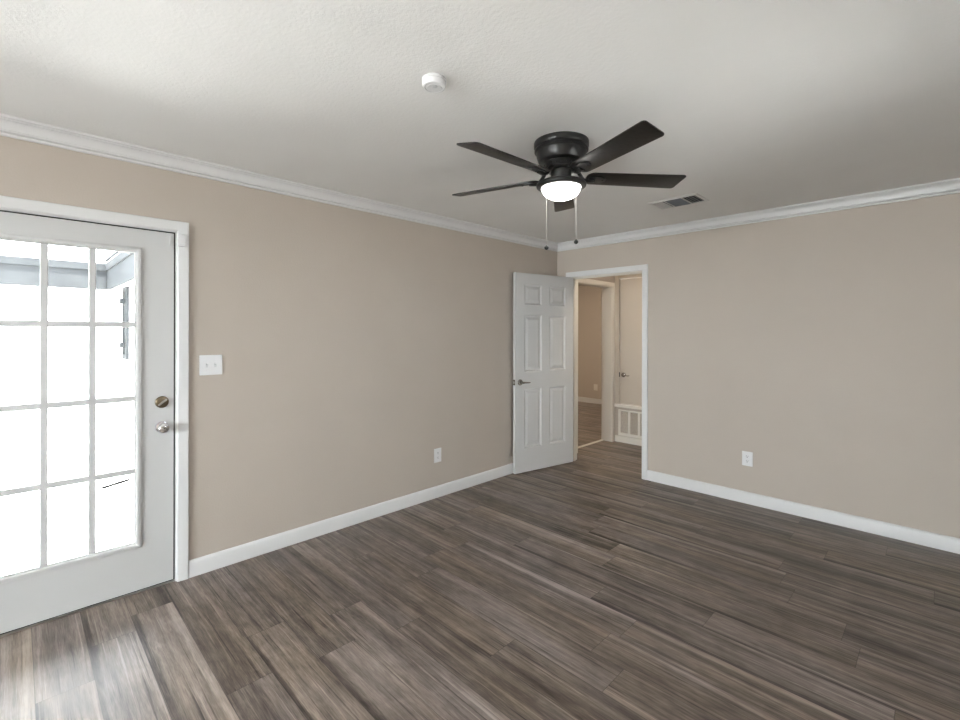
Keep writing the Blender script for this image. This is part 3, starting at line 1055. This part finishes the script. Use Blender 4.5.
def outlet(label, loc, normal, slots, plate_mat, w=0.0355, h=0.0575):
    t = thing('wall_outlet', label, 'outlet', loc, wall_frame(normal), group='duplex outlets')
    obj('plate', box(-w, w, -h, h, 0, 0.006, 0.0035, 3), plate_mat, t, smooth=35)
    for dy in (0.0195, -0.0195):
        pts = []
        for k in range(24):
            a = 2 * math.pi * k / 24
            pts.append((0.0165 * math.cos(a), max(-0.0135, min(0.0135, 0.0175 * math.sin(a)))))
        rc = bmesh.new()
        add_prism(rc, pts, 0.005, 0.0078, 0.0006)
        xf(rc, Matrix.Translation((0, dy, 0)))
        rec = obj('receptacle', rc, plate_mat, t, smooth=35)
        if slots:
            sl = bmesh.new()
            add_box(sl, -0.0078, -0.0052, dy + 0.000, dy + 0.0085, 0.0072, 0.0082)
            add_box(sl, 0.0052, 0.0078, dy + 0.000, dy + 0.0070, 0.0072, 0.0082)
            add_lathe(sl, [(0, 0.0082), (0.0030, 0.0082), (0.0030, 0.0072), (0, 0.0072)], 16, Matrix.Translation((0, dy - 0.0065, 0)))
            obj('slots', sl, MT['slot'], rec)
    obj('screw', lathe([(0, 0.0075), (0.0026, 0.0070), (0.0032, 0.006), (0, 0.0055)], 16), plate_mat, t, smooth=40)
    return t


outlet('white duplex outlet low on the back wall right of the open doorway', (1.949, 0, 0.376), (0, -1, 0), True, MT['plastic'], 0.040, 0.0605)
outlet('white duplex outlet low on the left wall between the two doors', (0, -1.761, 0.364), (1, 0, 0), True, MT['plastic'], 0.040, 0.0605)
outlet('cream outlet on the far room wall seen through the doorway', (-1.862, FARY, 0.325), (0, -1, 0), False, MT['cream'], 0.043, 0.062)

# ------------------------------------------------------------------ added, unseen dome lights that brighten the hall and the far room
def added_dome(loc, label, glow):
    t = thing('added_dome_light', label, 'ceiling light', loc)
    obj('base', lathe([(0, 0), (0.15, 0), (0.15, -0.02), (0.14, -0.025), (0, -0.025)], 40), MT['nickel'], t, smooth=35)
    pr = [(0.138, -0.024)] + [(0.138 * math.cos(k / 10 * math.pi / 2), -0.03 - 0.06 * math.sin(k / 10 * math.pi / 2)) for k in range(1, 10)] + [(0, -0.09)]
    obj('dome', lathe(pr, 40), MT[glow], t, smooth=60)
    return t


added_dome((1.25, 0.40, H), 'added warm dome light on the hall ceiling, unseen', 'hall_glow')
added_dome((-1.6, 2.0, H), 'added warm dome light on the far room ceiling, unseen', 'far_glow')

# ------------------------------------------------------------------ outside: patio, white brick wing, grey eave, shutter, added bounce ground
G = -0.25
struct('bounce_ground', box(-30, 30, -30, 25, G - 0.3, G - 0.02), MT['ground_bounce'])  # invented ground, its tone set to bounce daylight indoors
struct('dim_bounce_ground', box(-0.15, 9, -16, YF - 0.15, G - 0.02, G), MT['ground_dim'])  # unseen ground added dark, to cut the bounce through the front window
struct('patio_slab', box(-6.2, -0.15, -14, -3.2, G - 0.02, G), MT['patio'], 'white concrete patio outside the glazed door')
struct('wall_outside_wing', box(-6.0, -5.68, -12, -3.28, G, 2.62), MT['brick'], 'white painted brick wall across the patio')
struct('wall_outside_return', box(-6.0, -0.15, -3.28, -3.02, G, 2.62), MT['brick'], 'white painted brick return wall beside the patio')
EX, EY, EZ0, EZ1 = -5.30, -3.455, 2.03, 2.395
fa = bmesh.new()
add_box(fa, EX - 0.04, EX, -12, EY, EZ0, EZ1 - 0.10)
add_box(fa, EX - 0.05, EX + 0.02, -12, EY, EZ1 - 0.10, EZ1)
struct('trim_14', fa, MT['fascia'], 'grey eave board across the patio')
fb = bmesh.new()
add_box(fb, EX, -0.16, EY, EY + 0.04, EZ0, EZ1 - 0.10)
add_box(fb, EX, -0.16, EY - 0.02, EY + 0.05, EZ1 - 0.10, EZ1)
add_box(fb, EX - 0.03, -0.16, EY - 0.02, EY + 0.0, EZ1 + 0.03, EZ1 + 0.06)
struct('trim_15', fb, MT['fascia'], 'grey eave board along the return wall')
sf = bmesh.new()
add_box(sf, -5.68, EX - 0.04, -12, EY, EZ0 + 0.02, EZ0 + 0.05)
add_box(sf, -5.68, -0.16, EY + 0.04, -3.28, EZ0 + 0.02, EZ0 + 0.05)
struct('soffit', sf, MT['trim'])

t = thing('window_shutter', 'grey louvered shutter on the white brick wall outside the glazed door', 'shutter', (-4.86, -3.28, 1.05))
f = bmesh.new()
add_box(f, -0.16, -0.11, -0.035, 0, 0, 1.0, 0.003)
add_box(f, 0.11, 0.16, -0.035, 0, 0, 1.0, 0.003)
for z in (0, 0.44, 0.93):
    add_box(f, -0.11, 0.11, -0.033, 0, z, z + 0.07)
obj('frame', f, MT['fascia'], t)
for k in range(18):
    z = 0.085 + k * 0.0205 if k < 17 else 0
    if k == 17:
        break
    l = xf(box(-0.11, 0.11, -0.003, 0.003, -0.014, 0.014), Matrix.Translation((0, -0.018, z)) @ Matrix.Rotation(R(35), 4, 'X'))
    obj('louver', l, MT['fascia'], t)
for k in range(19):
    z = 0.525 + k * 0.0215
    l = xf(box(-0.11, 0.11, -0.003, 0.003, -0.014, 0.014), Matrix.Translation((0, -0.018, z)) @ Matrix.Rotation(R(35), 4, 'X'))
    obj('louver', l, MT['fascia'], t)
for z in (0.20, 0.80):
    obj('strap_bracket', box(-0.03, 0.05, -0.085, -0.030, z - 0.035, z + 0.035, 0.004), MT['fascia'], t)

rod = bmesh.new()
A, B = Vector((-3.24, -3.705, G + 0.012)), Vector((-3.38, -3.47, G + 0.012))
add_tube(rod, [A, B], 0.015, 10)
for p in (A, B):
    bmesh.ops.create_uvsphere(rod, u_segments=12, v_segments=8, radius=0.014, matrix=Matrix.Translation(p + Vector((0, 0, 0.002))))
tag(obj('metal_rod', rod, MT['rod'], smooth=50), 'thin dark rod with knobbed ends lying on the white patio', 'rod')

for l in list(bpy.data.lights):
    if l.users == 0:
        bpy.data.lights.remove(l)
